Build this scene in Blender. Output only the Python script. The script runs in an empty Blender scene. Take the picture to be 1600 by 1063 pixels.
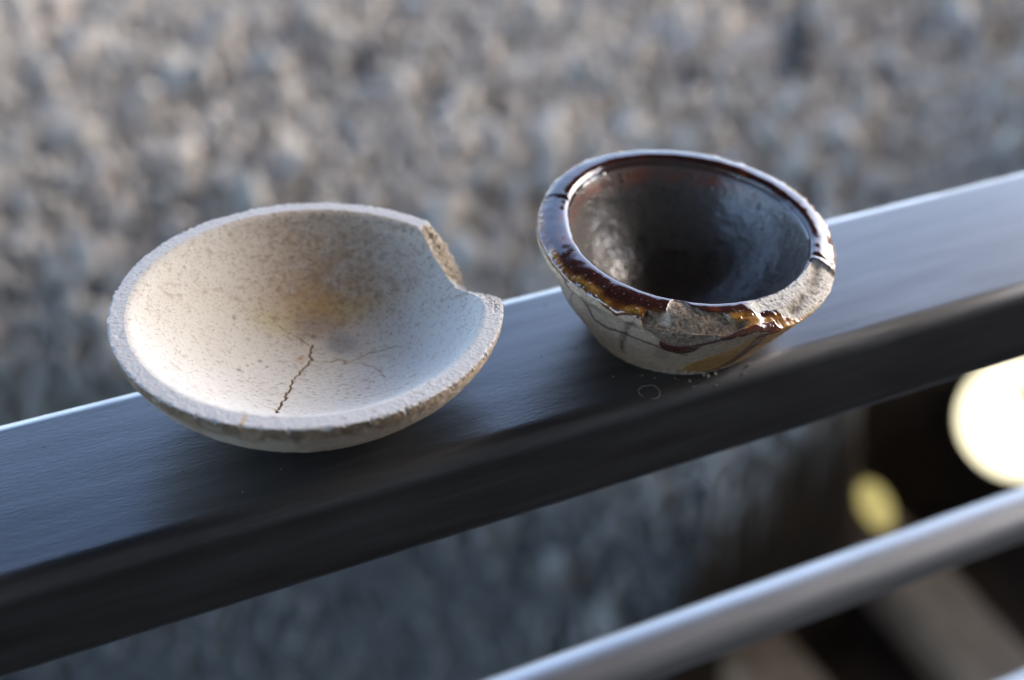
import bpy, bmesh, math, random
import numpy as np
from mathutils import Vector, Matrix, Euler, noise as mnoise

random.seed(7); rng = np.random.default_rng(7)
S = bpy.context.scene
COL = S.collection
R_ = math.radians

# ------------------------------------------------------------------ camera
PITCH = 35.006
CAM = np.array([0.0, 0.0, 1.18])
cam_d = bpy.data.cameras.new('camera'); cam = bpy.data.objects.new('camera', cam_d); COL.objects.link(cam)
cam.location = CAM; cam.rotation_euler = (R_(90 - PITCH), 0, 0)
cam_d.sensor_width = 36.0; cam_d.lens = 1944.0/1600*36
cam_d.clip_start = 0.01; cam_d.clip_end = 500
cam_d.dof.use_dof = True; cam_d.dof.focus_distance = 0.277; cam_d.dof.aperture_fstop = 6.0
cam_d.dof.aperture_blades = 7; cam_d.dof.aperture_rotation = R_(12)
S.camera = cam

# ------------------------------------------------------------------ sky, sun, exposure
SUN_EL, SUN_AZ = 33.0, 66.0            # azimuth from +Y towards +X
world = bpy.data.worlds.new('World'); S.world = world; world.use_nodes = True
nt = world.node_tree; bg = nt.nodes['Background']
sky = nt.nodes.new('ShaderNodeTexSky'); sky.sky_type = 'NISHITA'; sky.sun_disc = False
sky.sun_elevation = R_(SUN_EL); sky.sun_rotation = R_(SUN_AZ)
sky.air_density = 0.8; sky.dust_density = 1.6; sky.ozone_density = 1.0
nt.links.new(sky.outputs[0], bg.inputs[0]); bg.inputs[1].default_value = 0.15
sd = bpy.data.lights.new('sun', 'SUN'); sun = bpy.data.objects.new('sun', sd); COL.objects.link(sun)
sd.energy = 0.19; sd.angle = R_(26); sd.color = (1.0, 0.93, 0.84)
_sv = Vector((math.sin(R_(SUN_AZ))*math.cos(R_(SUN_EL)), math.cos(R_(SUN_AZ))*math.cos(R_(SUN_EL)), math.sin(R_(SUN_EL))))
sun.rotation_euler = _sv.to_track_quat('Z', 'Y').to_euler()
S.view_settings.view_transform = 'Standard'; S.view_settings.look = 'None'
S.view_settings.exposure = 2.36; S.view_settings.gamma = 1.0
S.render.engine = 'CYCLES'
S.cycles.use_denoising = True
S.cycles.max_bounces = 8; S.cycles.diffuse_bounces = 5; S.cycles.glossy_bounces = 4

# ------------------------------------------------------------------ helpers
FV = np.array([0, math.cos(R_(PITCH)), -math.sin(R_(PITCH))]); UV = np.array([0, math.sin(R_(PITCH)), math.cos(R_(PITCH))])
def tag(o, label=None, cat=None, group=None, kind=None):
    if label: o['label'] = label
    if cat: o['category'] = cat
    if group: o['group'] = group
    if kind: o['kind'] = kind
    return o
def link(o, parent=None):
    COL.objects.link(o)
    if parent is not None: o.parent = parent
    return o
def empty(name, loc=(0, 0, 0), rot=(0, 0, 0)):
    o = bpy.data.objects.new(name, None); o.location = loc; o.rotation_euler = rot; o.empty_display_size = .02
    COL.objects.link(o); return o
def mesh_np(name, V, F, mat=None, parent=None, smooth=True, attrs=None):
    """V (n,3); F (m,4) or (m,3) int; attrs: {name: (n,4) or (n,)}"""
    me = bpy.data.meshes.new(name); V = np.asarray(V, np.float32); F = np.asarray(F, np.int32); k = F.shape[1]
    me.vertices.add(len(V)); me.vertices.foreach_set('co', V.ravel())
    me.loops.add(F.size); me.loops.foreach_set('vertex_index', F.ravel())
    me.polygons.add(len(F)); me.polygons.foreach_set('loop_start', np.arange(0, F.size, k, dtype=np.int32))
    me.update(calc_edges=True)
    me.polygons.foreach_set('use_smooth', np.full(len(F), smooth, bool))
    for an, a in (attrs or {}).items():
        if a.ndim == 2:
            at = me.attributes.new(an, 'FLOAT_COLOR', 'POINT'); at.data.foreach_set('color', a.astype(np.float32).ravel())
        else:
            at = me.attributes.new(an, 'FLOAT', 'POINT'); at.data.foreach_set('value', a.astype(np.float32).ravel())
    if mat: me.materials.append(mat)
    return link(bpy.data.objects.new(name, me), parent)
def bm_obj(name, bm, mat=None, parent=None, smooth=False):
    me = bpy.data.meshes.new(name); bm.to_mesh(me); bm.free()
    if smooth: me.polygons.foreach_set('use_smooth', [True]*len(me.polygons))
    if mat: me.materials.append(mat)
    return link(bpy.data.objects.new(name, me), parent)

def _hash(i, j, k, seed):
    n = (i*374761393 + j*668265263 + k*2147483647 + seed*974711).astype(np.int64) & 0xffffffff
    n = ((n ^ (n >> 13))*1274126177) & 0xffffffff
    n = ((n ^ (n >> 16))*2246822519) & 0xffffffff
    return ((n ^ (n >> 15)) & 0xffffff)/float(0xffffff)
def vnoise(x, y, z, seed=0):
    xi, yi, zi = np.floor(x).astype(np.int64), np.floor(y).astype(np.int64), np.floor(z).astype(np.int64)
    fx, fy, fz = x-xi, y-yi, z-zi
    fx, fy, fz = fx*fx*(3-2*fx), fy*fy*(3-2*fy), fz*fz*(3-2*fz)
    o = 0
    for a in (0, 1):
        for b in (0, 1):
            for c in (0, 1):
                o = o + _hash(xi+a, yi+b, zi+c, seed)*(fx if a else 1-fx)*(fy if b else 1-fy)*(fz if c else 1-fz)
    return o*2-1
def fbm(x, y, z, seed=0, octs=4, gain=.5):
    o = 0; a = 1.0; s = 0
    for k in range(octs):
        o = o + a*vnoise(x*2**k, y*2**k, z*2**k, seed+k*17); s += a; a *= gain
    return o/s
def sstep(a, b, x):
    t = np.clip((x-a)/(b-a), 0, 1); return t*t*(3-2*t)
def poly_dist(px, py, poly, closed=True):
    """unsigned distance to a polyline, and inside flag"""
    P = np.asarray(poly, float); d = np.full(px.shape, 1e9); ins = np.zeros(px.shape, bool); n = len(P)
    for i in range(n if closed else n-1):
        a, b = P[i], P[(i+1) % n]; ab = b-a; L = ab@ab+1e-12
        t = np.clip(((px-a[0])*ab[0]+(py-a[1])*ab[1])/L, 0, 1)
        d = np.minimum(d, np.hypot(px-a[0]-t*ab[0], py-a[1]-t*ab[1]))
        if closed:
            c = ((a[1] > py) != (b[1] > py)) & (px < (b[0]-a[0])*(py-a[1])/(b[1]-a[1]+1e-12)+a[0]); ins ^= c
    return d, ins
def mixc(c, new, m):
    return c*(1-m[..., None])+np.array(new)*m[..., None]

def nodes(mat):
    mat.use_nodes = True; return mat.node_tree, mat.node_tree.nodes['Principled BSDF']
def N(t, typ, **kw):
    n = t.nodes.new(typ)
    for k, v in kw.items():
        if k.startswith('i_'): n.inputs[k[2:].replace('_', ' ')].default_value = v
        else: setattr(n, k, v)
    return n
def simple(name, col, rough=.6, metal=0, nscale=60, var=.25, bump=.3, bscale=300, bdist=.0005, stretch=(1, 1, 1)):
    m = bpy.data.materials.new(name); t, b = nodes(m)
    tc = N(t, 'ShaderNodeTexCoord'); mp = N(t, 'ShaderNodeMapping'); mp.inputs['Scale'].default_value = stretch
    t.links.new(tc.outputs['Object'], mp.inputs[0])
    n1 = N(t, 'ShaderNodeTexNoise'); n1.inputs['Scale'].default_value = nscale; n1.inputs['Detail'].default_value = 6
    t.links.new(mp.outputs[0], n1.inputs['Vector'])
    cr = N(t, 'ShaderNodeValToRGB'); cr.color_ramp.elements[0].position = .3; cr.color_ramp.elements[1].position = .7
    cr.color_ramp.elements[0].color = (*[c*(1-var) for c in col], 1); cr.color_ramp.elements[1].color = (*[min(1, c*(1+var)) for c in col], 1)
    t.links.new(n1.outputs['Fac'], cr.inputs[0]); t.links.new(cr.outputs[0], b.inputs['Base Color'])
    b.inputs['Roughness'].default_value = rough; b.inputs['Metallic'].default_value = metal
    n2 = N(t, 'ShaderNodeTexNoise'); n2.inputs['Scale'].default_value = bscale; n2.inputs['Detail'].default_value = 5
    t.links.new(mp.outputs[0], n2.inputs['Vector'])
    bp = N(t, 'ShaderNodeBump'); bp.inputs['Strength'].default_value = bump; bp.inputs['Distance'].default_value = bdist
    t.links.new(n2.outputs['Fac'], bp.inputs['Height']); t.links.new(bp.outputs[0], b.inputs['Normal'])
    return m
# ---- shapes (pure numpy) ----
import numpy as np
def catmull(P, n=12):
    P = np.array(P, float); Q = np.vstack([2*P[0]-P[1], P, 2*P[-1]-P[-2]]); out = []
    for i in range(1, len(Q)-2):
        a, b, c, d = Q[i-1], Q[i], Q[i+1], Q[i+2]
        for t in np.arange(n)/n:
            out.append(.5*((2*b)+(c-a)*t+(2*a-5*b+4*c-d)*t*t+(3*b-a-3*c+d)*t**3))
    out.append(P[-1]); return np.array(out)
class Curve:
    def __init__(s, P):
        s.P = np.array(P, float); s.P[:, 0] = np.maximum(s.P[:, 0], 0)
        s.L = np.concatenate([[0], np.cumsum(np.hypot(*np.diff(s.P, axis=0).T))]); s.len = s.L[-1]
    def at(s, u):
        return np.interp(u, s.L, s.P[:, 0]), np.interp(u, s.L, s.P[:, 1])
# white bowl, millimetres
W_R, W_H, W_TILT, W_POS = 44.1, 26.0, (.0393, -.0341), (-.0458, .2350)
W_IN = Curve(catmull([(0, 6.4), (8, 7.0), (16, 9.0), (24, 12.7), (31, 17.7), (36, 22.0), (38.2, 24.6), (39.2, 25.5), (40.2, 25.9)]))
W_OUT = Curve(catmull([(44.0, 25.8), (43.6, 23.2), (41.6, 19.2), (38, 14.5), (32, 9.0), (25, 4.4), (19, 1.6), (16.5, 0.3), (15, 0.0), (8, 0.5), (0, .7)]))
# dark bowl
D_R, D_H, D_TILT, D_POS = 37.2, 28.2, (.0675, -.0846), (.0420, .2631)
D_IN = Curve(catmull([(0, 4.6), (7, 4.9), (13, 6.6), (18.5, 10.2), (23, 15.0), (26.5, 20.0), (28.7, 24.4), (29.8, 26.7), (30.6, 27.9)]))
D_OUT = Curve(catmull([(30.6, 27.9), (31.5, 28.5), (33.3, 28.2), (35.3, 27.0), (36.6, 25.6), (36.8, 24.8), (36.1, 23.4), (34.8, 21.2), (33.0, 17.8), (30.3, 13.4), (27.1, 8.6), (23.6, 3.5), (21.5, 0.9), (20.8, 0.2), (20.1, 0.0), (10, .6), (0, .8)]))
D_OUT_B = Curve(catmull([(30.6, 28.3), (31.3, 29.2), (32.4, 29.6), (35.0, 29.15), (36.7, 27.6), (37.2, 25.5), (36.4, 23.0), (35.0, 20.4), (32.8, 17.0), (30.1, 12.6), (27.1, 8.5), (23.6, 3.5), (21.5, 0.9), (20.8, 0.2), (20.1, 0.0), (10, .6), (0, .8)]))
def d_warp(T, u):
    # the lip is wider on its left and front; u is 0 at the inner lip edge, negative inside
    e = np.interp(T % 360, [0, 20, 120, 150, 178, 225, 270, 300, 330, 360], [0, 0, 0, .9, 2.5, 2.7, 2.3, 1.5, .6, 0])
    k = np.where(u < 0, np.clip(1+u/17.0, 0, 1)**1.5, np.clip(1-u/6.0, 0, 1))
    e2 = np.interp(T % 360, [0, 150, 175, 235, 262, 360], [0, 0, 1, 1, 0, 0])
    return -e*k-1.9*e2*np.exp(-((u-12.5)/5.5)**2)
# ---- end shapes ----
# ------------------------------------------------------------------ the place: terrain, deck, roof
DV = np.array([0.91062, 0.41324]); NV = np.array([-0.41324, 0.91062]); RAIL_ANG = math.atan2(DV[1], DV[0])
def along(s, n, z):       # rail frame -> world
    return (DV[0]*s+NV[0]*n, DV[1]*s+NV[1]*n, z)

PIT_EDGE = [(-.1, .2), (-.06, .9), (.07, 1.1), (.22, 1.27), (.29, 1.34), (.39, 1.40), (.47, 1.46), (.55, 1.52), (.58, 1.555), (.12, 1.575), (.14, 1.68), (.30, 1.76), (.42, 1.82), (.50, 1.90), (.55, 3), (.6, 9)]
_pe = np.array(PIT_EDGE)
def hgt(x, y):
    """height of the rubble bank; the pit lies on its right-hand side"""
    x = np.asarray(x, float); y = np.asarray(y, float)
    yy = y + .30*x + .06*np.sin(x*2.3)
    z = np.interp(yy, [-2, .7, 1.25, 1.32, 1.37, 1.41, 1.46, 1.6, 1.9, 2.3, 3.1, 5, 9, 60], [-1.1, -1.1, -1.0, -.80, -.50, -.26, -.11, -.03, .04, .08, .1, .25, .6, 3.0])
    ex = np.interp(y, _pe[:, 1], _pe[:, 0]); w = sstep(-.030, .040, x-ex)*(1-sstep(1.86, 1.96, y))
    shade_mound = 1.35*sstep(1.45, 2.0, x)*(1-sstep(4.5, 6.5, x))*sstep(.2, 1.0, y)*(1-sstep(2.5, 2.9, y+.1*np.sin(x*5)))  # unseen mound, added only to keep sun off the near bank and pit
    w = w*(1-sstep(1.4, 1.6, x))
    return z*(1-w)+np.minimum(z, -.5)*w+shade_mound*(1+.06*np.sin(x*9+y*4)), w

stone_mat = bpy.data.materials.new('stone'); t, b = nodes(stone_mat)
at = N(t, 'ShaderNodeAttribute', attribute_name='Col'); tc = N(t, 'ShaderNodeTexCoord')
n1 = N(t, 'ShaderNodeTexNoise'); n1.inputs['Scale'].default_value = 40; n1.inputs['Detail'].default_value = 5
t.links.new(tc.outputs['Object'], n1.inputs['Vector'])
mr = N(t, 'ShaderNodeMapRange'); mr.inputs['To Min'].default_value = .6; mr.inputs['To Max'].default_value = 1.35
t.links.new(n1.outputs['Fac'], mr.inputs['Value'])
mx = N(t, 'ShaderNodeMix', data_type='RGBA', blend_type='MULTIPLY'); mx.inputs[0].default_value = 1
t.links.new(at.outputs['Color'], mx.inputs[6]); t.links.new(mr.outputs[0], mx.inputs[7]); t.links.new(mx.outputs[2], b.inputs['Base Color'])
b.inputs['Roughness'].default_value = .85
bp = N(t, 'ShaderNodeBump'); bp.inputs['Strength'].default_value = .6; bp.inputs['Distance'].default_value = .01
t.links.new(n1.outputs['Fac'], bp.inputs['Height']); t.links.new(bp.outputs[0], b.inputs['Normal'])
soil_mat = simple('soil', (.32, .295, .26), .95, 0, 9, .4, .6, 60, .01)
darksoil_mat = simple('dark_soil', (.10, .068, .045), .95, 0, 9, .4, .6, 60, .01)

# ground sheet: fine grid near, coarse far
gx = np.concatenate([np.linspace(-120, -4, 12)[:-1], np.linspace(-4, -1.6, 14)[:-1], np.linspace(-1.6, 1.8, 210), np.linspace(1.8, 5, 18)[1:], np.linspace(5, 120, 12)[1:]])
gy = np.concatenate([np.linspace(-60, -1, 8)[:-1], np.linspace(-1, .9, 14)[:-1], np.linspace(.9, 2.5, 110), np.linspace(2.5, 7, 36)[1:], np.linspace(7, 160, 14)[1:]])
GX, GY = np.meshgrid(gx, gy, indexing='ij'); GZ, GW = hgt(GX, GY)
GZ = GZ + .02*fbm(GX*4, GY*4, GX*0, 3) - .02
idx = np.arange(GX.size).reshape(GX.shape)
F = np.stack([idx[:-1, :-1], idx[1:, :-1], idx[1:, 1:], idx[:-1, 1:]], -1).reshape(-1, 4)
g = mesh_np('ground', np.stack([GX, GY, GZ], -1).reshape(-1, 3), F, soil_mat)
g.data.materials.append(darksoil_mat); g.data.materials.append(simple('shade_gravel', (.125, .122, .118), .9, 0, 30, .5, .8, 70, .02))  # gravel tone lowered: the near bank's shade is put into its colour
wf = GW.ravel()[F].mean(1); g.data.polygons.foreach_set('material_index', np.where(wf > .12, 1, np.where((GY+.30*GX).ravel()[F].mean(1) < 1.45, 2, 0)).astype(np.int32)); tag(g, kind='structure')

# rubble: angular upright stones, far too many and too small to tell apart
def stone_protos(n):
    out = []
    for k in range(n):
        bm = bmesh.new(); bmesh.ops.create_icosphere(bm, subdivisions=1, radius=1)
        for v in bm.verts:
            v.co *= 1+random.uniform(-.32, .25)
        for p in range(3):
            nn = Vector([random.gauss(0, 1) for _ in range(3)]).normalized()
            for v in bm.verts:
                d = v.co.dot(nn)
                if d > .62: v.co -= nn*(d-.62)
        bm.verts.ensure_lookup_table()
        V = np.array([v.co[:] for v in bm.verts]); F = np.array([[v.index for v in f.verts] for f in bm.faces]); bm.free()
        out.append((V, F))
    return out
protos = stone_protos(14); VV = []; FF = []; CC = []; off = 0
def euler_m(a, b_, c):
    return np.array(Euler((a, b_, c)).to_matrix())
palette = [((.49, .45, .40), .50), ((.455, .42, .375), .26), ((.52, .478, .425), .14), ((.50, .44, .39), .07), ((.075, .075, .075), .07)]
pc = np.cumsum([p[1] for p in palette])
for i in range(36000):
    y = .75+5.6*rng.random()**1.25; x = rng.uniform(-.62, .74)*(y+.35)
    z, w = hgt(x, y); z = float(z); w = float(w)
    if w > .15: continue
    big = rng.random()
    s = .009+.013*rng.random()**1.8+(.022 if big > .97 else 0)
    s *= (.8+.16*y)*(.6 if float(hgt(x+.035, y-.02)[1]) > .3 else 1)
    V, Fp = protos[rng.integers(14)]
    sc = np.array([s*rng.uniform(.7, 1.15), s*rng.uniform(.6, 1.0), s*rng.uniform(1.0, 2.2)])
    M = euler_m(rng.uniform(-.35, .35), rng.uniform(-.35, .35)+.12, rng.uniform(0, 6.28))
    VV.append((V*sc)@M.T+np.array([x, y, z+s*rng.uniform(-.3, .6)])); FF.append(Fp+off); off += len(V)
    c = np.array(palette[int(np.searchsorted(pc, rng.random()*.999))][0])*rng.uniform(.90, 1.08)*(1+.20*float(fbm(np.array(x*2.2), np.array(y*2.2), np.array(0.), 77, 2)))*(.66 if y+.30*x+.06*math.sin(x*2.3) < 1.47+.05*math.sin(x*9) else 1)  # stones on the near face darkened too, shade mixed into their colour
    CC.append(np.tile(np.append(c, 1), (len(V), 1)))
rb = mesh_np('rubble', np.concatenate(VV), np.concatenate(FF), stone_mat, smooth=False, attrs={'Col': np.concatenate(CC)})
tag(rb, 'grey broken stone rubble covering the bank behind and below the railing', 'rubble', kind='stuff')

# walkway deck the viewer stands on: planks
timber = simple('timber', (.026, .024, .021), .75, 0, 14, .35, .5, 90, .002, (1, 8, 8))
deck = empty('walkway', along(0, -.9, 0), (0, 0, RAIL_ANG)); tag(deck, 'brown timber plank walkway on the near side of the railing', 'walkway')
pm = None
for i in range(17):
    bm = bmesh.new(); bmesh.ops.create_cube(bm, size=1)
    bmesh.ops.scale(bm, vec=(7.0, .118, .035), verts=bm.verts); bmesh.ops.bevel(bm, geom=bm.edges[:], offset=.003, segments=1, affect='EDGES')
    if pm is None:
        pl = bm_obj('plank', bm, timber, deck); pm = pl.data
    else:
        bm.free(); pl = link(bpy.data.objects.new('plank', pm), deck)
    pl.location = (0, -.92+i*.124, -.02)

# roof over the walkway and the wall behind it
dark_wood = simple('dark_wood', (.05, .042, .036), .8, 0, 10, .3, .4, 80, .002, (1, 6, 6))
def box(name, sx, sy, sz, mat, parent, loc, bev=.004, rot=(0, 0, 0)):
    bm = bmesh.new(); bmesh.ops.create_cube(bm, size=1); bmesh.ops.scale(bm, vec=(sx, sy, sz), verts=bm.verts)
    if bev: bmesh.ops.bevel(bm, geom=bm.edges[:], offset=bev, segments=2, affect='EDGES')
    o = bm_obj(name, bm, mat, parent); o.location = loc; o.rotation_euler = rot; return o
roof = empty('shelter', along(0, 0, 0), (0, 0, RAIL_ANG)); tag(roof, 'dark timber roof on posts sheltering the walkway', 'shelter')
box('roof', 14.0, 7.2, .12, dark_wood, roof, (-.5, .45, 5.56), .01)
for k in range(13): box('rafter', .07, 7.1, .14, dark_wood, roof, (-7.4+k*1.14, .45, 5.425), .004)
for sx, sy in ((-7, -2.6), (-7, 3.6), (-4, 3.6), (6.3, -2.6)):
    box('post', .12, .12, 6.5, dark_wood, roof, (sx, sy, 2.1), .006)
wall_mat = simple('plaster', (.14, .13, .12), .9, 0, 3, .12, .3, 70, .003)
wl = box('wall', 14, .25, 6.6, wall_mat, None, along(0, -3.3, 2.2), .01, (0, 0, RAIL_ANG)); tag(wl, kind='structure')

# ------------------------------------------------------------------ railing
def rail_material():
    m = bpy.data.materials.new('blackened_steel'); t, b = nodes(m)
    tc = N(t, 'ShaderNodeTexCoord'); mp = N(t, 'ShaderNodeMapping'); mp.inputs['Scale'].default_value = (1.6, 14, 14)
    t.links.new(tc.outputs['Object'], mp.inputs[0])
    ns = N(t, 'ShaderNodeTexNoise'); ns.inputs['Scale'].default_value = 16; ns.inputs['Detail'].default_value = 5; ns.inputs['Distortion'].default_value = .2
    t.links.new(mp.outputs[0], ns.inputs['Vector'])
    nb = N(t, 'ShaderNodeTexNoise'); nb.inputs['Scale'].default_value = 22; nb.inputs['Detail'].default_value = 4
    t.links.new(tc.outputs['Object'], nb.inputs['Vector'])
    cr = N(t, 'ShaderNodeValToRGB'); cr.color_ramp.elements[0].position = .25; cr.color_ramp.elements[1].position = .8
    cr.color_ramp.elements[0].color = (.095, .094, .096, 1); cr.color_ramp.elements[1].color = (.160, .163, .172, 1)
    t.links.new(ns.outputs['Fac'], cr.inputs[0])
    # sky reflection painted pale along the far top edge, and faint lengthwise scuffs
    sx = N(t, 'ShaderNodeSeparateXYZ'); t.links.new(tc.outputs['Object'], sx.inputs[0])
    sky_edge = N(t, 'ShaderNodeMapRange'); sky_edge.inputs['From Min'].default_value = .0216; sky_edge.inputs['From Max'].default_value = .0240; t.links.new(sx.outputs['Y'], sky_edge.inputs['Value'])
    wn = N(t, 'ShaderNodeMapRange'); wn.inputs['From Min'].default_value = .35; wn.inputs['From Max'].default_value = .62; wn.inputs['To Min'].default_value = .35; t.links.new(nb.outputs['Fac'], wn.inputs['Value'])
    wm_ = N(t, 'ShaderNodeMath', operation='MULTIPLY'); t.links.new(sky_edge.outputs[0], wm_.inputs[0]); t.links.new(wn.outputs[0], wm_.inputs[1])
    m1 = N(t, 'ShaderNodeMix', data_type='RGBA'); m1.inputs[7].default_value = (.95, .95, .96, 1); t.links.new(wm_.outputs[0], m1.inputs[0]); t.links.new(cr.outputs[0], m1.inputs[6])
    mps = N(t, 'ShaderNodeMapping'); mps.inputs['Scale'].default_value = (2.2, 60, 60); t.links.new(tc.outputs['Object'], mps.inputs[0])
    sc = N(t, 'ShaderNodeTexNoise'); sc.inputs['Scale'].default_value = 14; sc.inputs['Detail'].default_value = 4; t.links.new(mps.outputs[0], sc.inputs['Vector'])
    sr = N(t, 'ShaderNodeMapRange'); sr.inputs['From Min'].default_value = .60; sr.inputs['From Max'].default_value = .78; sr.inputs['To Max'].default_value = .08; t.links.new(sc.outputs['Fac'], sr.inputs['Value'])
    m2 = N(t, 'ShaderNodeMix', data_type='RGBA'); m2.inputs[7].default_value = (.42, .42, .44, 1); t.links.new(sr.outputs[0], m2.inputs[0]); t.links.new(m1.outputs[2], m2.inputs[6]); t.links.new(m2.outputs[2], b.inputs['Base Color'])
    b.inputs['Metallic'].default_value = .85
    ad = N(t, 'ShaderNodeMath', operation='MULTIPLY_ADD'); ad.inputs[1].default_value = .22; ad.inputs[2].default_value = .21
    t.links.new(ns.outputs['Fac'], ad.inputs[0])
    ad2 = N(t, 'ShaderNodeMath', operation='MULTIPLY_ADD'); ad2.inputs[1].default_value = .10
    t.links.new(nb.outputs['Fac'], ad2.inputs[0]); t.links.new(ad.outputs[0], ad2.inputs[2]); t.links.new(ad2.outputs[0], b.inputs['Roughness'])
    nf = N(t, 'ShaderNodeTexNoise'); nf.inputs['Scale'].default_value = 900; nf.inputs['Detail'].default_value = 3
    mp2 = N(t, 'ShaderNodeMapping'); mp2.inputs['Scale'].default_value = (.45, 1.6, 1.6); t.links.new(tc.outputs['Object'], mp2.inputs[0]); t.links.new(mp2.outputs[0], nf.inputs['Vector'])
    bp = N(t, 'ShaderNodeBump'); bp.inputs['Strength'].default_value = .26; bp.inputs['Distance'].default_value = .00025
    t.links.new(nf.outputs['Fac'], bp.inputs['Height'])
    bp2 = N(t, 'ShaderNodeBump'); bp2.inputs['Strength'].default_value = .09; bp2.inputs['Distance'].default_value = .0006
    t.links.new(ns.outputs['Fac'], bp2.inputs['Height']); t.links.new(bp.outputs[0], bp2.inputs['Normal']); t.links.new(bp2.outputs[0], b.inputs['Normal'])
    return m
steel = rail_material()
bright_steel = simple('galvanised_steel', (.42, .42, .43), .44, .9, 30, .12, .15, 500, .0003, (1, 10, 10))
railing = empty('railing', along(0, .2275, 0), (0, 0, RAIL_ANG)); tag(railing, 'dark steel railing with flat top bar and thin lighter bars below', 'railing')
def extrude_profile(name, prof, L0, L1, mat, parent, seg=60):
    prof = np.array(prof); n = len(prof); xs = np.linspace(L0, L1, seg)
    V = np.concatenate([np.column_stack([np.full(n, x), prof]) for x in xs]); i = np.arange(n); j = (i+1) % n
    F = np.concatenate([np.stack([s*n+i, (s+1)*n+i, (s+1)*n+j, s*n+j], -1) for s in range(seg-1)])
    return mesh_np(name, V, F, mat, parent)
def rrect(w, z0, z1, r, k=12, rb=.0085):
    P = []
    for cx_, cz, a0, r in ((w/2-rb, z1-rb, 0, rb), (-w/2+r, z1-r, 90, r), (-w/2+r, z0+r, 180, r), (w/2-r, z0+r, 270, r)):
        for a in np.linspace(a0, a0+90, k): P.append((cx_+r*math.cos(R_(a)), cz+r*math.sin(R_(a))))
    return P[::-1]
tr = extrude_profile('top_rail', rrect(.0592, .9735, 1.0, .0050), -1.4, 3.2, steel, railing)
for zc in (.869, .750):
    extrude_profile('lower_rail', [(0.0090*math.cos(a), zc+0.0090*math.sin(a)) for a in np.linspace(0, -2*math.pi, 29)[:-1]], -1.4, 3.2, bright_steel, railing)
for s in (-1.35, 3.15):
    po = extrude_profile('post', [(.02*math.cos(a), .02*math.sin(a)) for a in np.linspace(0, -2*math.pi, 29)[:-1]], 0, .974, steel, railing, 4)
    po.rotation_euler = (0, -math.pi/2, 0); po.location = (s, 0, 0)

# ------------------------------------------------------------------ pit furniture: beams and lamps
def pixel_at(px, py, z):
    d = FV + np.array([1, 0, 0])*((px-800)/1944)+UV*((531.5-py)/1944); return CAM+d*((z-CAM[2])/d[2])
beam_mat = simple('beam_timber', (.50, .33, .20), .8, 0, 12, .3, .5, 90, .003, (8, 1, 8))
def beam(a, b_, w, h, label):
    a, b_ = Vector(a), Vector(b_); d = b_-a; L = d.length
    e = empty('timber_beam', (a+b_)/2, d.to_track_quat('Y', 'Z').to_euler()); tag(e, label, 'beam')
    box('log', w, L, h, beam_mat, e, (0, 0, 0), .008)
    return e
ZP = -.44
beam(pixel_at(1290, 770, ZP), pixel_at(1620, 1150, ZP), .125, .11, 'brown timber beam in the dark pit with the small lamp at its upper end')
beam(pixel_at(1130, 980, ZP), pixel_at(1330, 1230, ZP), .12, .11, 'brown timber beam at the bottom edge, left of the other beam')
glow_big = bpy.data.materials.new('lamp_glass_lit'); t, b = nodes(glow_big)
b.inputs['Base Color'].default_value = (.9, .85, .6, 1); b.inputs['Emission Color'].default_value = (1, .90, .60, 1); b.inputs['Emission Strength'].default_value = .50
glow_small = bpy.data.materials.new('lamp_glass_dim'); t, b = nodes(glow_small)
b.inputs['Base Color'].default_value = (.6, .55, .25, 1); b.inputs['Emission Color'].default_value = (.85, .70, .25, 1); b.inputs['Emission Strength'].default_value = .125
housing = simple('lamp_housing', (.03, .03, .03), .5, .3, 40, .2, .2, 200, .001)
def lamp(loc, rad, glow, label, sx=1.0, cap=True, rotz=0):
    e = empty('floodlight', loc); tag(e, label, 'lamp')
    q = (Vector(CAM)-Vector(loc)).to_track_quat('Z', 'Y').to_euler(); e.rotation_euler = q; e.rotation_euler.rotate_axis('Z', rotz)
    def lathe(name, prof, mat, n=48):
        prof = np.array(prof); th = np.linspace(0, 2*math.pi, n, endpoint=False); k = len(prof)
        V = np.concatenate([np.column_stack([prof[:, 0]*math.cos(a)*sx, prof[:, 0]*math.sin(a), prof[:, 1]]) for a in th]); i = np.arange(n); j = (i+1) % n
        F = np.concatenate([np.stack([i*k+s, j*k+s, j*k+s+1, i*k+s+1], -1) for s in range(k-1)])
        return mesh_np(name, V, F, mat, e)
    r = rad
    lathe('housing', [(0, -r*.9), (r*.5, -r*.85), (r*.9, -r*.4), (r*1.06, -r*.02), (r*1.06, r*.05), (r*1.0, r*.05), (r*1.0, 0)], housing)
    lathe('glass', [(0, r*.10), (r*.4, r*.085), (r*.8, r*.03), (r*1.0, 0.0)], glow)
    if cap: cp = lathe('cap', [(0, r*.22), (r*.16, r*.2), (r*.2, r*.14), (r*.2, r*.06)], housing); cp.location = (0, r*.45, 0)
    return e
lamp(tuple(pixel_at(1597, 655, -.28)), .112, glow_big, 'large round lit lamp glowing pale yellow below the top rail')
lamp(tuple(pixel_at(1368, 790, -.34)), .046, glow_small, 'small dim yellow lamp on the upper end of a timber beam', .58, False, R_(38))
# ------------------------------------------------------------------ white bowl
def grid_faces(nt_, nu_):
    i = np.arange(nt_)[:, None]; j = np.arange(nu_-1)[None]; a = i*nu_+j; b_ = ((i+1) % nt_)*nu_+j
    return np.stack([a, b_, b_+1, a+1], -1).reshape(-1, 4)
def grid_normals(P):
    dt = np.roll(P, -1, 0)-np.roll(P, 1, 0); du = np.gradient(P, axis=1)
    n = np.cross(dt, du); return n/(np.linalg.norm(n, axis=-1, keepdims=True)+1e-9)
def adist(T, t0):
    return (T-t0+180) % 360-180

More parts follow.
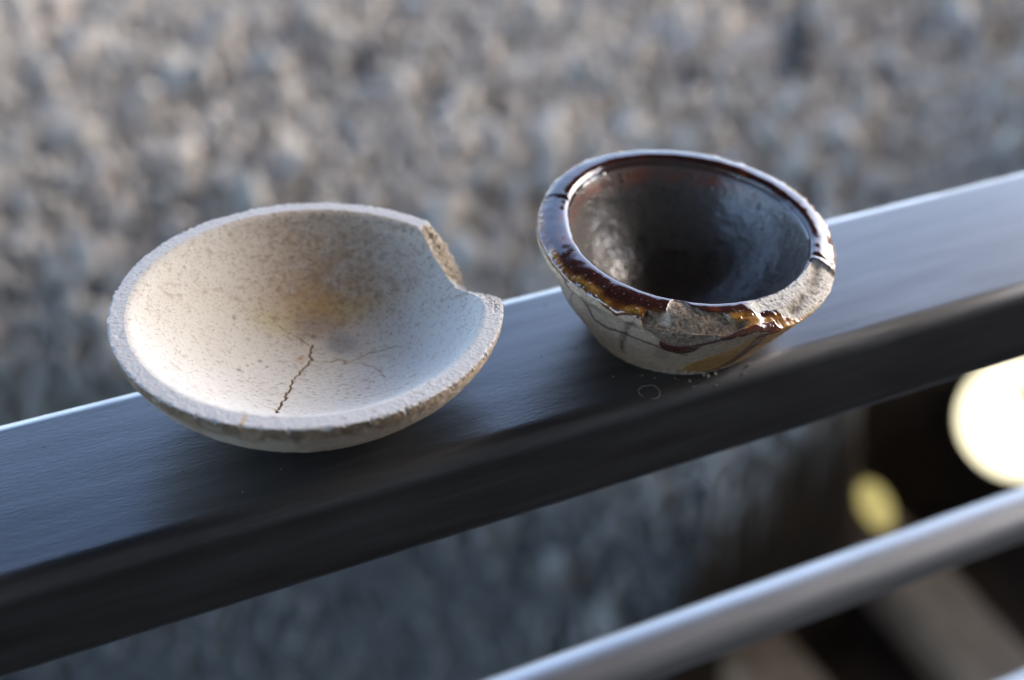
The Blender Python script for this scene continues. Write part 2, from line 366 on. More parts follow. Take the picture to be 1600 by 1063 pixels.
def white_bowl():
    nt_, ni, nr, no = 1300, 210, 22, 90
    th = np.linspace(0, 360, nt_, endpoint=False); rad = np.radians(th); c, s = np.cos(rad), np.sin(rad)
    # how far the wall is broken away, mm along the profile
    kt = [-12, -5, 0, 2.8, 6.8, 13.8, 18.8, 23.2, 32.2, 39.8, 43.8, 48.5, 52.8, 54.5, 55.5]
    kd = [0, .15, .4, .9, 1.8, 4.0, 5.8, 7.3, 6.8, 5.9, 4.9, 3.2, 1.3, .7, 0]
    d0 = np.interp(adist(th, 0), kt, kd); inn = sstep(0, 1.0, d0)
    jag = fbm(c*34, s*34, c*0, 5, 5, .7)
    jag2 = fbm(c*34, s*34, c*0+9, 11, 5, .7)
    di = d0 + .04*jag*(1+14.0*inn) + .05; dx_ = 3.2*np.exp(-((adist(th, 0)-28)/11)**2)*inn
    do = np.maximum(d0*1.02+dx_, 0)+.85*np.maximum(jag2, -.3)*(1+.9*inn)+.18
    # deeper nibbles on the outer edge
    nib = np.maximum(fbm(c*60, s*60, c*0, 31, 3, .6)-.20, 0)*3.6; do = do+nib*(1-.3*inn)
    for a0, w_, dp in ((219.5, .9, .9), (282, 1.6, 1.5), (259.5, .5, .5), (304, .8, .8), (318, .7, .7), (190, .8, .5), (207, .7, .8)):
        g_ = np.exp(-(adist(th, a0)/w_)**2); do = do+dp*g_
    U = np.zeros((nt_, ni+nr+no)); X = U.copy(); Z = U.copy()
    fi = np.linspace(0, 1, ni)**.85
    ui = fi[None]*(W_IN.len-np.maximum(di, 0))[:, None]; ri, zi = W_IN.at(ui)
    fo = np.linspace(0, 1, no)**1.15
    uo = np.maximum(do, 0)[:, None]+fo[None]*(W_OUT.len-np.maximum(do, 0))[:, None]; ro, zo = W_OUT.at(uo)
    fr = np.linspace(0, 1, nr+2)[1:-1][None]
    dsm = np.maximum(d0*1.02+dx_, 0); rb_, zb_ = W_OUT.at(dsm[:, None]); e_ = np.clip((fr-.80)/.2, 0, 1)**1.5
    rr = ri[:, -1:]*(1-fr)+(rb_*(1-e_)+ro[:, :1]*e_)*fr; zr = zi[:, -1:]*(1-fr)+(zb_*(1-e_)+zo[:, :1]*e_)*fr
    r = np.concatenate([ri, rr, ro], 1); z = np.concatenate([zi, zr, zo], 1)
    # gentle out-of-round
    r = r*(1+.004*np.sin(2*rad+.6)+.003*np.sin(3*rad))[:, None]
    C_, S_ = c[:, None], s[:, None]; x, y = r*C_, r*S_
    z = z-(W_TILT[0]*x+W_TILT[1]*y)*z/W_H
    P = np.stack([x, y, z], -1); n = grid_normals(P)
    if n[0, 0:20, 2].mean() < 0: n = -n
    sec = np.zeros(P.shape[:2], int); sec[:, ni:ni+nr] = 1; sec[:, ni+nr:] = 2
    rim = (sec == 1).astype(float); inb = inn[:, None]
    T = np.broadcast_to(th[:, None], sec.shape)
    uu = np.concatenate([ui, np.zeros_like(rr)+W_IN.len, uo], 1)
    # displacement
    D = .06*fbm(x*.55, y*.55, z*.55, 1, 4)*(sec == 0)+.22*fbm(x*.5, y*.5, z*.5, 2, 5, .6)*(sec == 2)
    rough_rim = fbm(x*1.6, y*1.6, z*1.6, 3, 4, .65)
    edge = np.sin(np.clip(np.concatenate([fr*0, fr, fr*0], 1)[:, :0].sum() if False else 0, 0, 1))
    frr = np.zeros(P.shape[:2]); frr[:, ni:ni+nr] = np.broadcast_to(4*fr*(1-fr), (nt_, nr))
    D = D+rim*frr*rough_rim*(.13+1.2*inb)
    # a shallow pinched outer band where the clay broke off
    ob = (sec == 2)*np.exp(-(uu/2.4)**2); D = D-ob*(.25+.35*np.maximum(fbm(x*.9, y*.9, z*.9, 8, 4, .6), -.4))
    # cracks in (x, y) seen from above
    def pol(a): return [(u_*.985*math.cos(R_(t_)), u_*.985*math.sin(R_(t_))) for t_, u_ in a]
    def rr_of(a):
        o = []
        for t_, u_ in a:
            q = float(W_IN.at(u_)[0]); o.append((q*math.cos(R_(t_)), q*math.sin(R_(t_))))
        return o
    def jagl(pts, amp, step=1.0):
        o = [pts[0]]
        for a, b_ in zip(pts[:-1], pts[1:]):
            L = math.hypot(b_[0]-a[0], b_[1]-a[1]); k = max(1, int(L/step))
            for q in range(1, k+1):
                t_ = q/k; j = amp if q < k else amp*.4
                o.append((a[0]+(b_[0]-a[0])*t_+random.uniform(-j, j), a[1]+(b_[1]-a[1])*t_+random.uniform(-j, j)))
        return o
    cm = rr_of([(103, 9.2), (108, 7.6), (114, 6.2), (112, 4.2), (163, 3.3), (212, 5.4), (228, 7.5), (239, 9.3), (241, 11.7), (249, 14.4), (251.5, 17.9), (255, 21.5), (257, 25.0)])
    c2 = rr_of([(112, 4.2), (84, 3.2), (48, 4.4), (41, 6.2), (22, 7.4), (20.5, 10.2), (22, 13.5), (17.5, 16.5), (14.8, 19.8)])
    c3 = rr_of([(128, 17.5), (122.5, 14.2), (115.8, 11.9), (108.8, 9.6)]); c4 = rr_of([(22, 7), (8, 10.5), (356.5, 13.8), (344, 16.5), (338, 18.2)])
    isin = (sec == 0)
    wx = x+.12*fbm(x*1.5, y*1.5, z, 41); wy = y+.12*fbm(x*1.5, y*1.5, z, 42)
    ucap = uu < 26
    dm = poly_dist(wx, wy, jagl(cm, .42, .7), False)[0]; dm = np.where(isin & ucap, dm, 99)
    d2 = np.minimum(poly_dist(wx, wy, jagl(c2, .28, .8), False)[0], np.minimum(poly_dist(wx, wy, jagl(c3, .25), False)[0], poly_dist(wx, wy, jagl(c4, .3), False)[0]+.06)); d2 = np.where(isin, d2, 99)
    wm = .15+.13*np.clip((uu-4)/14, 0, 1)+.07*fbm(x*.8, y*.8, z, 44)
    km = np.exp(-(dm/wm)**2); k2 = np.exp(-(d2/.20)**2)*np.clip(.85+1.1*fbm(x*.5, y*.5, z, 45), 0, 1)
    D = D-.45*km-.15*k2
    P = P+n*D[..., None]
    # colour of the clay itself
    col = np.zeros(P.shape); col[:] = (.63, .60, .55)
    lf = fbm(x*.09, y*.09, z*.09, 50, 4); mf = fbm(x*.35, y*.35, z*.35, 51, 4); hf = fbm(x*1.3, y*1.3, z*1.3, 52, 3)
    xy = lambda a, u_: rr_of([(a, u_)])[0]
    def blob(a, u_, w_, ang=0, asp=1):
        q = xy(a, u_); dx, dy = x-q[0], y-q[1]; ca, sa = math.cos(R_(ang)), math.sin(R_(ang)); ex, ey = dx*ca+dy*sa, -dx*sa+dy*ca
        return np.exp(-((ex/w_)**2+(ey/(w_*asp))**2+.5*mf))*isin
    tan_ = np.clip(np.maximum(blob(88, 30, 22, 0, .85), .8*blob(95, 20, 15, 0, .8))*1.1+.22*lf*isin, 0, 1); col = mixc(col, (.435, .315, .20), np.clip(tan_*(.85+.7*mf+.25*hf), 0, 1)*.92)
    left = blob(165, 32, 17); col = mixc(col, (.56, .515, .44), left*.75)
    col = mixc(col, (.48, .27, .085), np.clip(blob(97, 20.5, 9, 0, .55)*(1+.8*mf), 0, 1)*.62)
    col = mixc(col, (.62, .44, .16), np.clip(blob(72, 20, 10, 0, .5)*(1+mf), 0, 1)*.35)
    col = mixc(col, (.50, .42, .15), np.clip(blob(130, 19.5, 5.0, 0, .7), 0, 1)*.42)
    col = mixc(col, (.30, .28, .275), np.clip(blob(62, 10.5, 5.0, -35, .62)*1.3, 0, 1)*.85)
    col = mixc(col, (.34, .27, .22), np.clip(blob(98, 15.2, 5.0, 0, .6)*1.2, 0, 1)*.75)
    col = mixc(col, (.56, .49, .37), np.clip(blob(20, 12, 8, 20, .5), 0, 1)*.4)
    for a_, u_, w_ in ((101, 12.1, .75), (136, 6.2, .5), (175, 13.5, .5), (21, 6.8, .5), (45, 4.3, .35), (194, 18, .6), (182, 11.6, .4), (60, 26, .5), (150, 25, .45), (30, 20, .4), (186, 16, .35), (128, 6.6, .3)):
        q = xy(a_, u_); col = mixc(col, (.17, .13, .09), np.exp(-(((x-q[0])**2+(y-q[1])**2)/w_**2)**1.3)*isin*.8)
    q = xy(140, 6.0); col = mixc(col, (.50, .30, .16), np.exp(-((x-q[0])**2+(y-q[1])**2)/1.6)*isin*.55)
    halo = np.exp(-(dm/.6)**2)+.5*np.exp(-(d2/.6)**2); col = mixc(col, (.62, .48, .28), np.clip(halo*.40, 0, 1))
    col = mixc(col, (.06, .038, .02), np.clip(km*1.1, 0, 1)); col = mixc(col, (.12, .085, .055), np.clip(k2*.62, 0, 1))
    # rim: chalky, cool white
    col = np.where(rim[..., None] > 0, np.array((.60, .585, .575))*(1+.10*rough_rim[..., None]), col)
    fresh = np.clip(rim*inb*sstep(26, 34, T)*(T < 90)+rim*inb*0, 0, 1); col = mixc(col, (.50, .41, .305), fresh*np.clip(.85+.5*rough_rim, 0, 1))
    # outside: buff, brown band under the broken edge
    ext = np.array((.64, .53, .415))*(1+.10*mf[..., None]+.12*hf[..., None]); col = np.where((sec == 2)[..., None], ext, col)
    band = (sec == 2)*np.clip(np.exp(-(uu/4.4)**2)*(1.3+1.5*fbm(x*.7, y*.7, z*.7, 60, 4, .6)), 0, 1); band = band*(1-.55*sstep(285, 330, T))
    col = mixc(col, (.21, .145, .092), band*.95)
    blotch = (sec == 2)*sstep(.05, .5, fbm(x*.16, y*.16, z*.16, 61, 4)); col = mixc(col, (.42, .29, .19), blotch*.6)
    gl = np.exp(-(adist(T, 259.5)/.6)**2)*(rim+(sec == 2)*(uu < 1.5)); col = mixc(col, (.55, .36, .16), np.clip(gl, 0, 1)*.8)
    spk = np.where(isin, np.clip(.55+.6*tan_+.2*lf, 0, 1.1), np.where(rim > 0, .22, .3))
    P = P/1000
    att = np.concatenate([np.clip(col, 0.01, .9), np.ones(col.shape[:2]+(1,))], -1)
    F = grid_faces(nt_, P.shape[1])
    return P.reshape(-1, 3), F, att.reshape(-1, 4), spk.reshape(-1)
def clay_material(name):
    m = bpy.data.materials.new(name); t, b = nodes(m)
    at = N(t, 'ShaderNodeAttribute', attribute_name='Col'); sp = N(t, 'ShaderNodeAttribute', attribute_name='spk'); tc = N(t, 'ShaderNodeTexCoord')
    n1 = N(t, 'ShaderNodeTexNoise'); n1.inputs['Scale'].default_value = 1500; n1.inputs['Detail'].default_value = 3; n1.inputs['Roughness'].default_value = .6
    mp = N(t, 'ShaderNodeMapping'); mp.inputs['Scale'].default_value = (.62, 1, 1.5); t.links.new(tc.outputs['Object'], mp.inputs[0]); t.links.new(mp.outputs[0], n1.inputs['Vector'])
    n2 = N(t, 'ShaderNodeTexNoise'); n2.inputs['Scale'].default_value = 560; n2.inputs['Detail'].default_value = 4
    t.links.new(tc.outputs['Object'], n2.inputs['Vector'])
    # speck masks: threshold moves with spk
    def mask(src, lo, hi, k):
        s_ = N(t, 'ShaderNodeMath', operation='MULTIPLY_ADD'); s_.inputs[1].default_value = k; t.links.new(sp.outputs['Fac'], s_.inputs[0]); t.links.new(src, s_.inputs[2])
        r = N(t, 'ShaderNodeMapRange'); r.inputs['From Min'].default_value = lo; r.inputs['From Max'].default_value = hi; t.links.new(s_.outputs[0], r.inputs['Value']); return r.outputs[0]
    m1 = mask(n1.outputs['Fac'], .64, .73, .10); m2 = mask(n2.outputs['Fac'], .66, .82, .17)
    a = N(t, 'ShaderNodeMix', data_type='RGBA'); a.inputs[7].default_value = (.20, .125, .085, 1); t.links.new(at.outputs['Color'], a.inputs[6])
    f1 = N(t, 'ShaderNodeMath', operation='MULTIPLY'); f1.inputs[1].default_value = .62; t.links.new(m1, f1.inputs[0]); t.links.new(f1.outputs[0], a.inputs[0])
    a2 = N(t, 'ShaderNodeMix', data_type='RGBA'); a2.inputs[7].default_value = (.26, .165, .11, 1); t.links.new(a.outputs[2], a2.inputs[6])
    f2 = N(t, 'ShaderNodeMath', operation='MULTIPLY'); f2.inputs[1].default_value = .42; t.links.new(m2, f2.inputs[0]); t.links.new(f2.outputs[0], a2.inputs[0])
    t.links.new(a2.outputs[2], b.inputs['Base Color']); b.inputs['Roughness'].default_value = .82; b.inputs['Specular IOR Level'].default_value = .25
    bp = N(t, 'ShaderNodeBump'); bp.inputs['Strength'].default_value = .45; bp.inputs['Distance'].default_value = .00035
    ad = N(t, 'ShaderNodeMath', operation='ADD'); t.links.new(n1.outputs['Fac'], ad.inputs[0]); t.links.new(n2.outputs['Fac'], ad.inputs[1]); t.links.new(ad.outputs[0], bp.inputs['Height'])
    t.links.new(bp.outputs[0], b.inputs['Normal'])
    return m
V, F, A, K = white_bowl()
wb = mesh_np('pale_bowl', V, F, clay_material('pale_clay'), attrs={'Col': A, 'spk': K}); wb.location = (W_POS[0], W_POS[1], 1.0002)
tag(wb, 'pale unglazed shallow bowl with broken rim notch and cracked speckled inside, left on rail', 'bowl')

# ------------------------------------------------------------------ dark glazed bowl
def dark_bowl():
    nt_, ni, no = 1250, 190, 250
    th = np.linspace(0, 360, nt_, endpoint=False); rad = np.radians(th); c, s = np.cos(rad), np.sin(rad)
    ui = np.linspace(0, D_IN.len, ni); uo = np.linspace(0, 1, no+1)[1:]**1.12*D_OUT.len
    ri, zi = D_IN.at(ui); ro, zo = D_OUT.at(uo)
    rb, zb = D_OUT_B.at(uo/D_OUT.len*D_OUT_B.len); wb_ = (sstep(-10, 30, adist(th, 0))*(1-sstep(135, 178, adist(th, 0))))[:, None]
    one = np.ones((nt_, 1)); r = np.concatenate([one*ri, ro*(1-wb_)+rb*wb_], 1); z = np.concatenate([one*zi+.4*wb_*sstep(22, 27.9, zi), zo*(1-wb_)+zb*wb_], 1)
    u = np.broadcast_to(np.concatenate([ui-D_IN.len, uo]), r.shape)      # 0 at the inner lip edge, negative inside
    r *= (1+.004*np.sin(2*rad+1.1)+.004*np.sin(3*rad+.3)+.0025*np.sin(7*rad))[:, None]
    r = r+d_warp(th[:, None]*np.ones_like(r), u)
    x, y = r*c[:, None], r*s[:, None]; z = z-(D_TILT[0]*x+D_TILT[1]*y)*z/D_H
    P = np.stack([x, y, z], -1); n = grid_normals(P)
    if n[0, 0:20, 2].mean() < 0: n = -n
    T = np.broadcast_to(th[:, None], u.shape); a = T*.62       # arc-length-like coordinate, mm
    ax = lambda pts: [(p[0]*.62, p[1]) for p in pts]
    nz = fbm(x*.5, y*.5, z*.5, 101, 4); nf = fbm(x*1.6, y*1.6, z*1.6, 102, 4, .6); nl = fbm(x*.13, y*.13, z*.13, 103, 3); nh = fbm(x*3.4, y*3.4, z*3.4, 104, 3)
    aw, uw = a+.35*nz+.15*nf, u+.35*fbm(x*.5, y*.5, z*.5, 105, 4)+.12*nf
    outside = u > 0
    def region(pts, soft=.18):
        d, i_ = poly_dist(aw, uw, ax(pts)); sd_ = np.where(i_, d, -d); return sstep(-soft, soft, sd_)
    def line(pts, w_):
        d, _ = poly_dist(aw, uw, ax(pts), False); return np.exp(-(d/w_)**2)
    # ---- base layers
    ext = np.array((.58, .44, .305))*(1+.12*nz[..., None]+.16*nf[..., None]); ext = mixc(ext, (.25, .19, .14), sstep(.1, .6, nl)*.5)
    glaze0 = (u < 7.5)*1.0
    col = np.where(outside[..., None], ext, 0.0); rough = np.where(outside, .72, .3); D = (.12*nz+.07*nf)*outside*(1-glaze0)
    # glaze lower edge (mm from inner lip edge) all round, wavy with drips
    ge_t = [0, 20, 60, 90, 120, 150, 180, 187, 198, 209, 216, 222, 229, 235, 239, 242, 246, 250, 252, 281, 290, 298, 304, 308, 320, 340, 360]
    ge_u = [7.5, 7.8, 7.0, 7.4, 7.0, 7.4, 7.0, 6.9, 6.5, 6.6, 6.7, 5.6, 6.3, 7.3, 8.1, 6.8, 6.5, 6.6, 6.3, 5.4, 5.5, 5.8, 6.4, 6.8, 7.3, 7.8, 7.5]
    ge = np.interp(T, ge_t, ge_u)+.35*fbm(c*14, s*14, c*0, 110, 3)[:, None]+.22*nz
    glaze = sstep(-.12, .12, ge-u)                                       # 1 where glaze
    thick = np.clip((ge-u)/2.2, 0, 1)*np.clip((u-1.0)/2.0, 0, 1)
    # lip colours: dark brown-violet on top, red-brown, then amber bead near the edge
    g = np.zeros(P.shape); g[:] = (.038, .011, .009)
    g = mixc(g, (.16, .036, .012), sstep(.1, .7, nl+.5*nz)*(outside)*.8)
    redb = np.clip(sstep(3.9, 5.4, u+.6*nz), 0, 1)*outside; g = mixc(g, (.20, .055, .012), redb*.8)
    bead = np.exp(-((u-(ge-1.35)+.45*nz)/.75)**2)*outside*np.clip(.5+1.8*fbm(x*.28, y*.28, z*.28, 120, 3), 0, 1); g = mixc(g, (.42, .20, .04), np.clip(bead*.95, 0, 1))
    rimline = np.exp(-((u-(ge-.25))/.28)**2)*outside; g = mixc(g, (.10, .035, .012), rimline*.8)
    # inside: mottled dark grey-brown crusted glaze, redder under the lip
    ins = np.array((.105, .092, .082))*(1+.35*nz[..., None]+.45*nf[..., None]); ins = mixc(ins, (.135, .095, .06), sstep(.25, .75, nz+.5*nf)*.55); ins = mixc(ins, (.017, .014, .016), sstep(.2, .6, nl)*.6)
    ins = mixc(ins, (.14, .13, .12), np.clip(sstep(105, 150, T)*(1-sstep(200, 240, T)), 0, 1)*sstep(-20, -8, u)*(.35+.4*np.clip(nz, -1, 1)))
    redi = np.exp(-((u+2.6)/1.7)**2)*np.clip(.55+1.0*nl+.6*nz, 0, 1)*np.clip(sstep(30, 60, T)*(1-sstep(150, 190, T)), 0, 1); ins = mixc(ins, (.24, .055, .022), np.clip(redi, 0, 1)*.85)
    pits = sstep(.52, .66, fbm(x*.9, y*.9, z*.9, 131, 2)); ins = mixc(ins, (.02, .017, .014), pits*.8)
    bl = sstep(-1.2, -.4, u)
    gg = ins*(1-bl[..., None])+g*bl[..., None]
    col = mixc(col, (0, 0, 0), glaze)+gg*glaze[..., None]
    rough = rough*(1-glaze)+glaze*np.where(u > -.8, .10+.05*nf, .33+.12*nf+.06*nz)
    dust = sstep(.42, .62, nh+.25*nf)*glaze*(u > 0)*(u < 5.5)*np.clip(sstep(185, 215, T)*(1-sstep(285, 300, T)), 0, 1)
    col = mixc(col, (.40, .37, .36), dust*.25); rough = rough+dust*.4
    ng = fbm(x*.32, y*.32, z*.32, 171, 2, .4)
    D = D+glaze*outside*(.18*np.clip((ge-u)/.8, 0, 1)+.10*ng)+bead*glaze*.18+bead*glaze*.42*np.maximum(fbm(x*.8, y*.8, z*.8, 172, 2, .4), 0)+glaze*(1-sstep(-4, -.5, u))*(.14*ng+.05*fbm(x*.9, y*.9, z*.9, 173, 2, .4))-pits*(u < 0)*.15
    rtmp = rough
    # amber/brown runs further down the outside, right hand side
    def run(pts, colr, m_amt=1, th_=.28, rg=.13, soft=.2):
        nonlocal col, rough, D
        m_ = region(pts, soft)*outside*m_amt; col = mixc(col, colr, m_); rough = rough*(1-m_)+rg*m_; D = D+th_*m_; return m_
    run([(282, 4.4), (291, 4.2), (300.8, 5.0), (309, 5.9), (314, 7.2), (309, 8.2), (300, 7.4), (295, 6.9), (287.5, 7.2), (281.2, 7.6), (280.6, 6)], (.42, .19, .04), .95, .10, .2)
    run([(298, 7.2), (306, 7.0), (318, 8), (330, 11), (330, 26), (322, 34), (300, 34.6), (272, 34.4), (266, 31.5), (270, 25.6), (277.2, 21.5), (286, 16), (291.5, 12)], (.62, .33, .07), .9, .15, .2, .5)
    run([(298.5, 6.6), (301.5, 7.4), (297, 11), (296.5, 18.9), (297, 26.1), (296, 32.6), (289, 34), (279, 34.6), (278, 33.6), (288, 31.8), (291.2, 26), (291, 18.9), (291.8, 11), (294, 8)], (.22, .05, .018), .9, .25, .12, .4)
    run([(330, 9), (356, 8), (372, 10), (372, 22), (350, 30), (330, 26)], (.20, .07, .025), .85, .25)
    run([(100, 8), (130, 8), (135, 22), (120, 25), (105, 18)], (.20, .08, .025), .85, .25)
    run([(20, 8), (60, 8), (62, 14), (48, 20), (40, 14), (22, 16)], (.25, .10, .03), .85, .25)
    # dark line with the hanging drop
    run([(254.8, 13.6), (259, 14.4), (262.5, 14.0), (267.6, 12.2), (271.3, 9.8), (276.5, 7.4), (282.5, 6.6), (290, 6.1), (295.8, 5.6), (299, 5.6), (299.5, 7.0), (296, 7.6), (289.8, 7.7), (282.2, 8.2), (276, 10.5), (271, 13.2), (269.4, 16.2), (266.5, 18.3), (262, 18.9), (257.6, 18.2), (255.4, 16.2)], (.10, .026, .014), 1, .38, .10, .14)
    # ---- the spall on the front: glaze flaked off, bare granular clay
    chip = region([(249.5, 4.3), (253.5, 4.1), (256.5, 3.4), (257.6, 1.6), (258.6, .4), (261, .3), (264, .5), (266.2, 1.3), (268.5, 2.0), (270.5, 2.7), (279.5, 3.0), (282, 4.3), (288.2, 5.2), (285.5, 6.1), (282.2, 7.0), (276.8, 8.0), (271.8, 10.6), (267.6, 12.9), (262.6, 14.2), (258.5, 14.6), (254.6, 13.4), (250.5, 10.0), (248.3, 6.7)], .10)
    gran = fbm(x*2.6, y*2.6, z*2.6, 140, 3, .7)
    cc = np.array((.36, .27, .19))*(1+.35*nf[..., None]+.30*gran[..., None]); cc = mixc(cc, (.12, .08, .05), sstep(-.08, .32, fbm(x*1.3, y*1.3, z*1.3, 182, 4, .75))*.75); cc = mixc(cc, (.66, .62, .55), np.exp(-((T-257.2)/1.6)**2)*(u < 6)*.8)
    col = mixc(col, (0, 0, 0), chip)+cc*chip[..., None]; rough = rough*(1-chip)+.85*chip; D = D*(1-chip)+chip*(-.30-.95*np.exp(-((u-6)/2.6)**2)+.12*gran+.20*nf)
    # ---- broken lip, right front
    bt = sstep(289, 295, T+1.2*nz)*(1-sstep(341.5, 343.5, T+.8*nz))
    lo = np.interp(T, [283, 288, 296, 310, 322, 332, 343], [2.0, 1.3, .5, .1, -.4, -.2, 1.0]); hi = np.interp(T, [283, 290, 293.8, 297, 299, 303, 304, 307.5, 312, 320, 331, 343], [1.8, 2.6, 3.6, 3.1, 2.9, 3.6, 5.4, 6.4, 7.0, 7.2, 7.7, 7.9])
    br = bt*sstep(-.12, .12, uw-lo)*sstep(-.12, .12, hi-uw)
    bc = np.array((.78, .73, .66))*(1+.14*gran[..., None]+.14*nf[..., None]); bc = mixc(bc, (.17, .135, .10), sstep(.10, .40, fbm(x*1.1, y*1.1, z*2.5, 181, 4, .7))*.8)
    gro, _ = poly_dist(a, u, ax([(309, 5.0), (317, 4.2), (326, 3.4), (334, 2.9), (340, 2.4)]), False); groove = np.exp(-(gro/1.15)**2)*np.clip(.8+.9*nz, 0, 1)
    bc = mixc(bc, (.20, .145, .10), np.clip(groove*1.0, 0, 1)*.9); col = mixc(col, (0, 0, 0), br)+bc*br[..., None]; rough = rough*(1-br)+.8*br
    D = D*(1-br)
    # push the lip top down where it is broken
    push = bt*sstep(-1.0, 2.0, u)*(1-sstep(7.5, 11, u))*sstep(287, 300, T); drop = push*(1.1+.35*nz)
    D = D+br*(.16*gran+.30*nz-.7*groove)
    # crack lines in the clay outside
    cl = line([(213, 6.6), (216.8, 8.5), (220.3, 12.6), (224.0, 17.1), (232.2, 17.6), (238.8, 16.9), (247.0, 16.9), (253.8, 17.6), (260.2, 19.1), (266, 20.5)], .55)*outside
    cv = line([(246, 8), (243.5, 10), (240.3, 15.5), (236, 24), (233, 29.3)], .85)*outside*np.clip(.7+1.2*nf, 0, 1)
    cw = line([(216, 9.5), (210, 14), (206, 20)], .2)*outside
    sm = np.clip(line([(240, 11), (247, 10.2)], .8)*.5*(.5+nf), 0, 1)*outside
    k = np.clip(cl*np.clip(1.0+.8*nf, 0, 1)+cv*.95+cw*.6+sm, 0, 1)*(1-chip)*(1-glaze); col = mixc(col, (.085, .045, .04), k*.95); D = D-.12*k
    # nick across the lip, upper left; and one small chip by the break
    nk, _ = poly_dist(a, u, ax([(161.2, 1.2), (161.6, 6.2)]), False); nick = np.exp(-(nk/.55)**2); D = D-.9*nick
    nk2 = np.exp(-(adist(T, 345.5)/1.3)**2)*np.exp(-((u-4)/3.5)**2); D = D-.35*nk2
    # ragged outer lip edge: tiny beads
    D = D+glaze*outside*np.exp(-((u-5.8)/.9)**2)*.14*fbm(x*1.1, y*1.1, z*1.1, 150, 3, .6)
    # worn pale edge on the foot
    ft = sstep(35.6, 36.6, u)*1.0; col = mixc(col, (.62, .57, .46), ft*np.clip(.6+.6*nf, 0, 1)); rough = rough*(1-ft)+.85*ft; D = D+ft*.28*nf+np.exp(-((u-35)/1.6)**2)*.5*fbm(c*18, s*18, c*0, 160, 4, .6)[:, None]
    P = P+n*D[..., None]; P[..., 2] -= drop; P[..., 2] = np.maximum(P[..., 2], 0)
    P = P/1000
    att = np.concatenate([np.clip(col, 0.004, .9), np.ones(u.shape+(1,))], -1)
    return P.reshape(-1, 3), grid_faces(nt_, ni+no), att.reshape(-1, 4), np.clip(rough, .05, .95).reshape(-1)
def glaze_material():
    m = bpy.data.materials.new('brown_glaze'); t, b = nodes(m)
    at = N(t, 'ShaderNodeAttribute', attribute_name='Col'); rg = N(t, 'ShaderNodeAttribute', attribute_name='rgh'); tc = N(t, 'ShaderNodeTexCoord')
    n1 = N(t, 'ShaderNodeTexNoise'); n1.inputs['Scale'].default_value = 1600; n1.inputs['Detail'].default_value = 3; t.links.new(tc.outputs['Object'], n1.inputs['Vector'])
    mr = N(t, 'ShaderNodeMapRange'); mr.inputs['From Min'].default_value = .3; mr.inputs['From Max'].default_value = .7; mr.inputs['To Min'].default_value = .72; mr.inputs['To Max'].default_value = 1.2
    t.links.new(n1.outputs['Fac'], mr.inputs['Value'])
    mx = N(t, 'ShaderNodeMix', data_type='RGBA', blend_type='MULTIPLY'); mx.inputs[0].default_value = 1
    t.links.new(at.outputs['Color'], mx.inputs[6]); t.links.new(mr.outputs[0], mx.inputs[7]); t.links.new(mx.outputs[2], b.inputs['Base Color'])
    t.links.new(rg.outputs['Fac'], b.inputs['Roughness'])
    # bump only where matt
    bp = N(t, 'ShaderNodeBump'); bp.inputs['Distance'].default_value = .0003; t.links.new(n1.outputs['Fac'], bp.inputs['Height'])
    ms = N(t, 'ShaderNodeMapRange'); ms.inputs['From Min'].default_value = .1; ms.inputs['From Max'].default_value = .8; ms.inputs['To Min'].default_value = .06; ms.inputs['To Max'].default_value = .5
    t.links.new(rg.outputs['Fac'], ms.inputs['Value']); t.links.new(ms.outputs[0], bp.inputs['Strength']); t.links.new(bp.outputs[0], b.inputs['Normal'])
    io = N(t, 'ShaderNodeMapRange'); io.inputs['From Min'].default_value = .12; io.inputs['From Max'].default_value = .5; io.inputs['To Min'].default_value = 2.0; io.inputs['To Max'].default_value = 1.45
    t.links.new(rg.outputs['Fac'], io.inputs['Value']); t.links.new(io.outputs[0], b.inputs['IOR'])
    return m
V, F, A, K = dark_bowl()
gm = glaze_material()
db = mesh_np('glazed_bowl', V, F, gm, attrs={'Col': A, 'rgh': K}); db.location = (D_POS[0], D_POS[1], 1.0002)
tag(db, 'small dark brown glazed bowl with thick chipped lip and amber drips on pale outside', 'bowl')
# the lump of kiln debris stuck under the right of the foot
bm = bmesh.new(); bmesh.ops.create_icosphere(bm, subdivisions=4, radius=1)
for v in bm.verts:
    q = v.co.copy(); v.co = Vector((q.x*.0052, q.y*.0045, q.z*.0060))*(1+.25*mnoise.noise(q*2.2)+.08*mnoise.noise(q*6))
    v.co.z = max(v.co.z, -.0056)
fl = bm_obj('clinker', bm, simple('clinker', (.17, .17, .13), .45, 0, 400, .3, .5, 900, .0004), db, True); fl.location = (.0218, .0075, .0056)

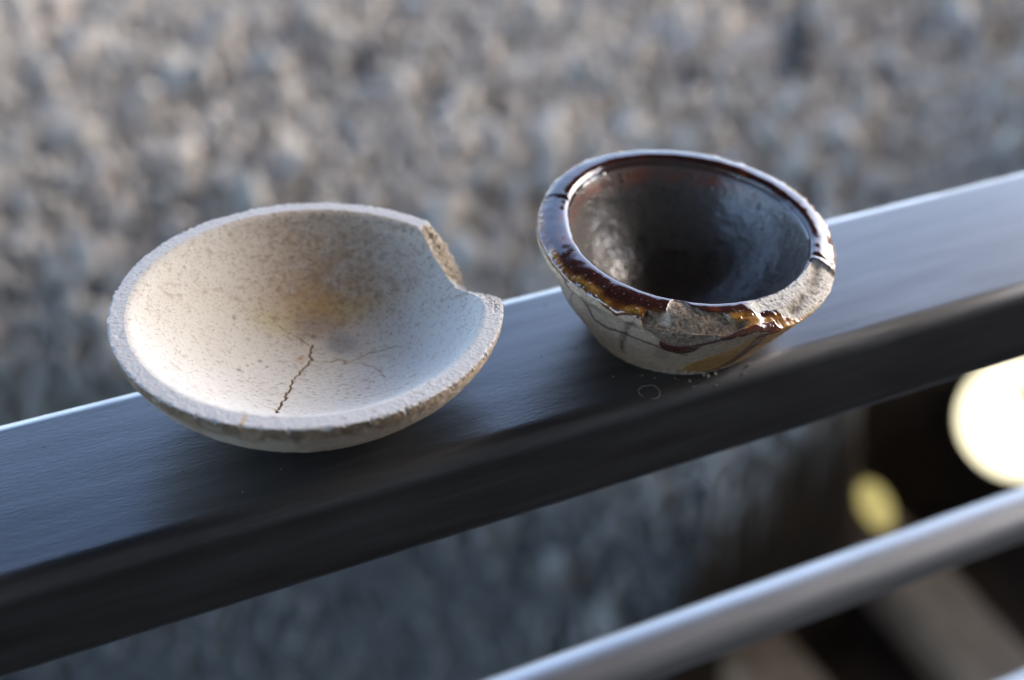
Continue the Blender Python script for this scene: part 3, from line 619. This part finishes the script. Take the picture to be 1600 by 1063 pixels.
# ------------------------------------------------------------------ small things on the rail
crumb_mat = simple('crumb', (.40, .34, .27), .85, 0, 500, .2, .3, 900, .0003)
VV = []; FF = []; off = 0
P0 = protos[0]
def rail_pt(px, py):
    d = FV + np.array([1, 0, 0])*((px-800)/1944)+UV*((531.5-py)/1944); n0 = .2275-.0296
    for t_ in np.arange(.15, .6, .0001):
        p = CAM+d*t_; nn = p[0]*NV[0]+p[1]*NV[1]
        if nn < n0: continue
        k = n0+.005-nn; zs = 1.0 if k <= 0 else 1.0-.005+math.sqrt(max(0, .005**2-k*k))
        if p[2] <= zs: return np.array([p[0], p[1], p[2]])
    return p
crumbs = []
for i in range(24):
    crumbs.append((rng.normal(1095, 48), 590+rng.normal(0, 9), .10+.42*rng.random()**3))
crumbs += [(1003, 588, .3), (1023, 592, .35), (1100, 588, .8), (1106, 590, .7), (1117, 586, .8), (1078, 597, .5), (1170, 573, .6)]
for i in range(130): crumbs.append((rng.uniform(0, 1600), None, rng.uniform(.07, .24)))
for px, py, s in crumbs:
    if py is None:
        p = along(rng.uniform(-.25, .45), rng.uniform(.204, .248), 1.0)
    else:
        p = rail_pt(px, py)
    zc_ = p[2]
    V, Fp = protos[rng.integers(14)]; M = euler_m(*rng.uniform(0, 6.28, 3)); s = s/1000
    Vv = (V*s*np.array([1, .8, .6]))@M.T; Vv[:, 2] -= Vv[:, 2].min(); VV.append(Vv+np.array([p[0], p[1], zc_])); FF.append(Fp+off); off += len(V)
cb = mesh_np('crumbs', np.concatenate(VV), np.concatenate(FF), crumb_mat, smooth=False); tag(cb, 'pale clay crumbs and dust specks scattered on the top of the dark rail', 'crumbs', kind='stuff')
# curled hair-thin fibre near the glazed bowl
pts = [(1005, 622), (998, 615), (1000, 608), (1008, 605), (1019, 604), (1028, 609), (1031, 616), (1027, 623), (1018, 625)]
cu = bpy.data.curves.new('fibre', 'CURVE'); cu.dimensions = '3D'; cu.bevel_depth = .00006; cu.bevel_resolution = 2
sp_ = cu.splines.new('BEZIER'); sp_.bezier_points.add(len(pts)-1)
for q, (px, py) in zip(sp_.bezier_points, pts):
    p = rail_pt(px, py)
    q.co = (p[0], p[1], p[2]+.0003); q.handle_left_type = q.handle_right_type = 'AUTO'
fm = simple('pale_fibre', (.5, .48, .45), .6, 0, 100, .1, .1, 100, .0001); cu.materials.append(fm)
_co = bpy.data.objects.new('fibre', cu); COL.objects.link(_co); bpy.context.view_layer.update()
_me = bpy.data.meshes.new_from_object(_co.evaluated_get(bpy.context.evaluated_depsgraph_get())); bpy.data.objects.remove(_co)
fo_ = link(bpy.data.objects.new('fibre', _me)); tag(fo_, 'thin pale curled fibre lying on the rail in front of the glazed bowl', 'fibre')
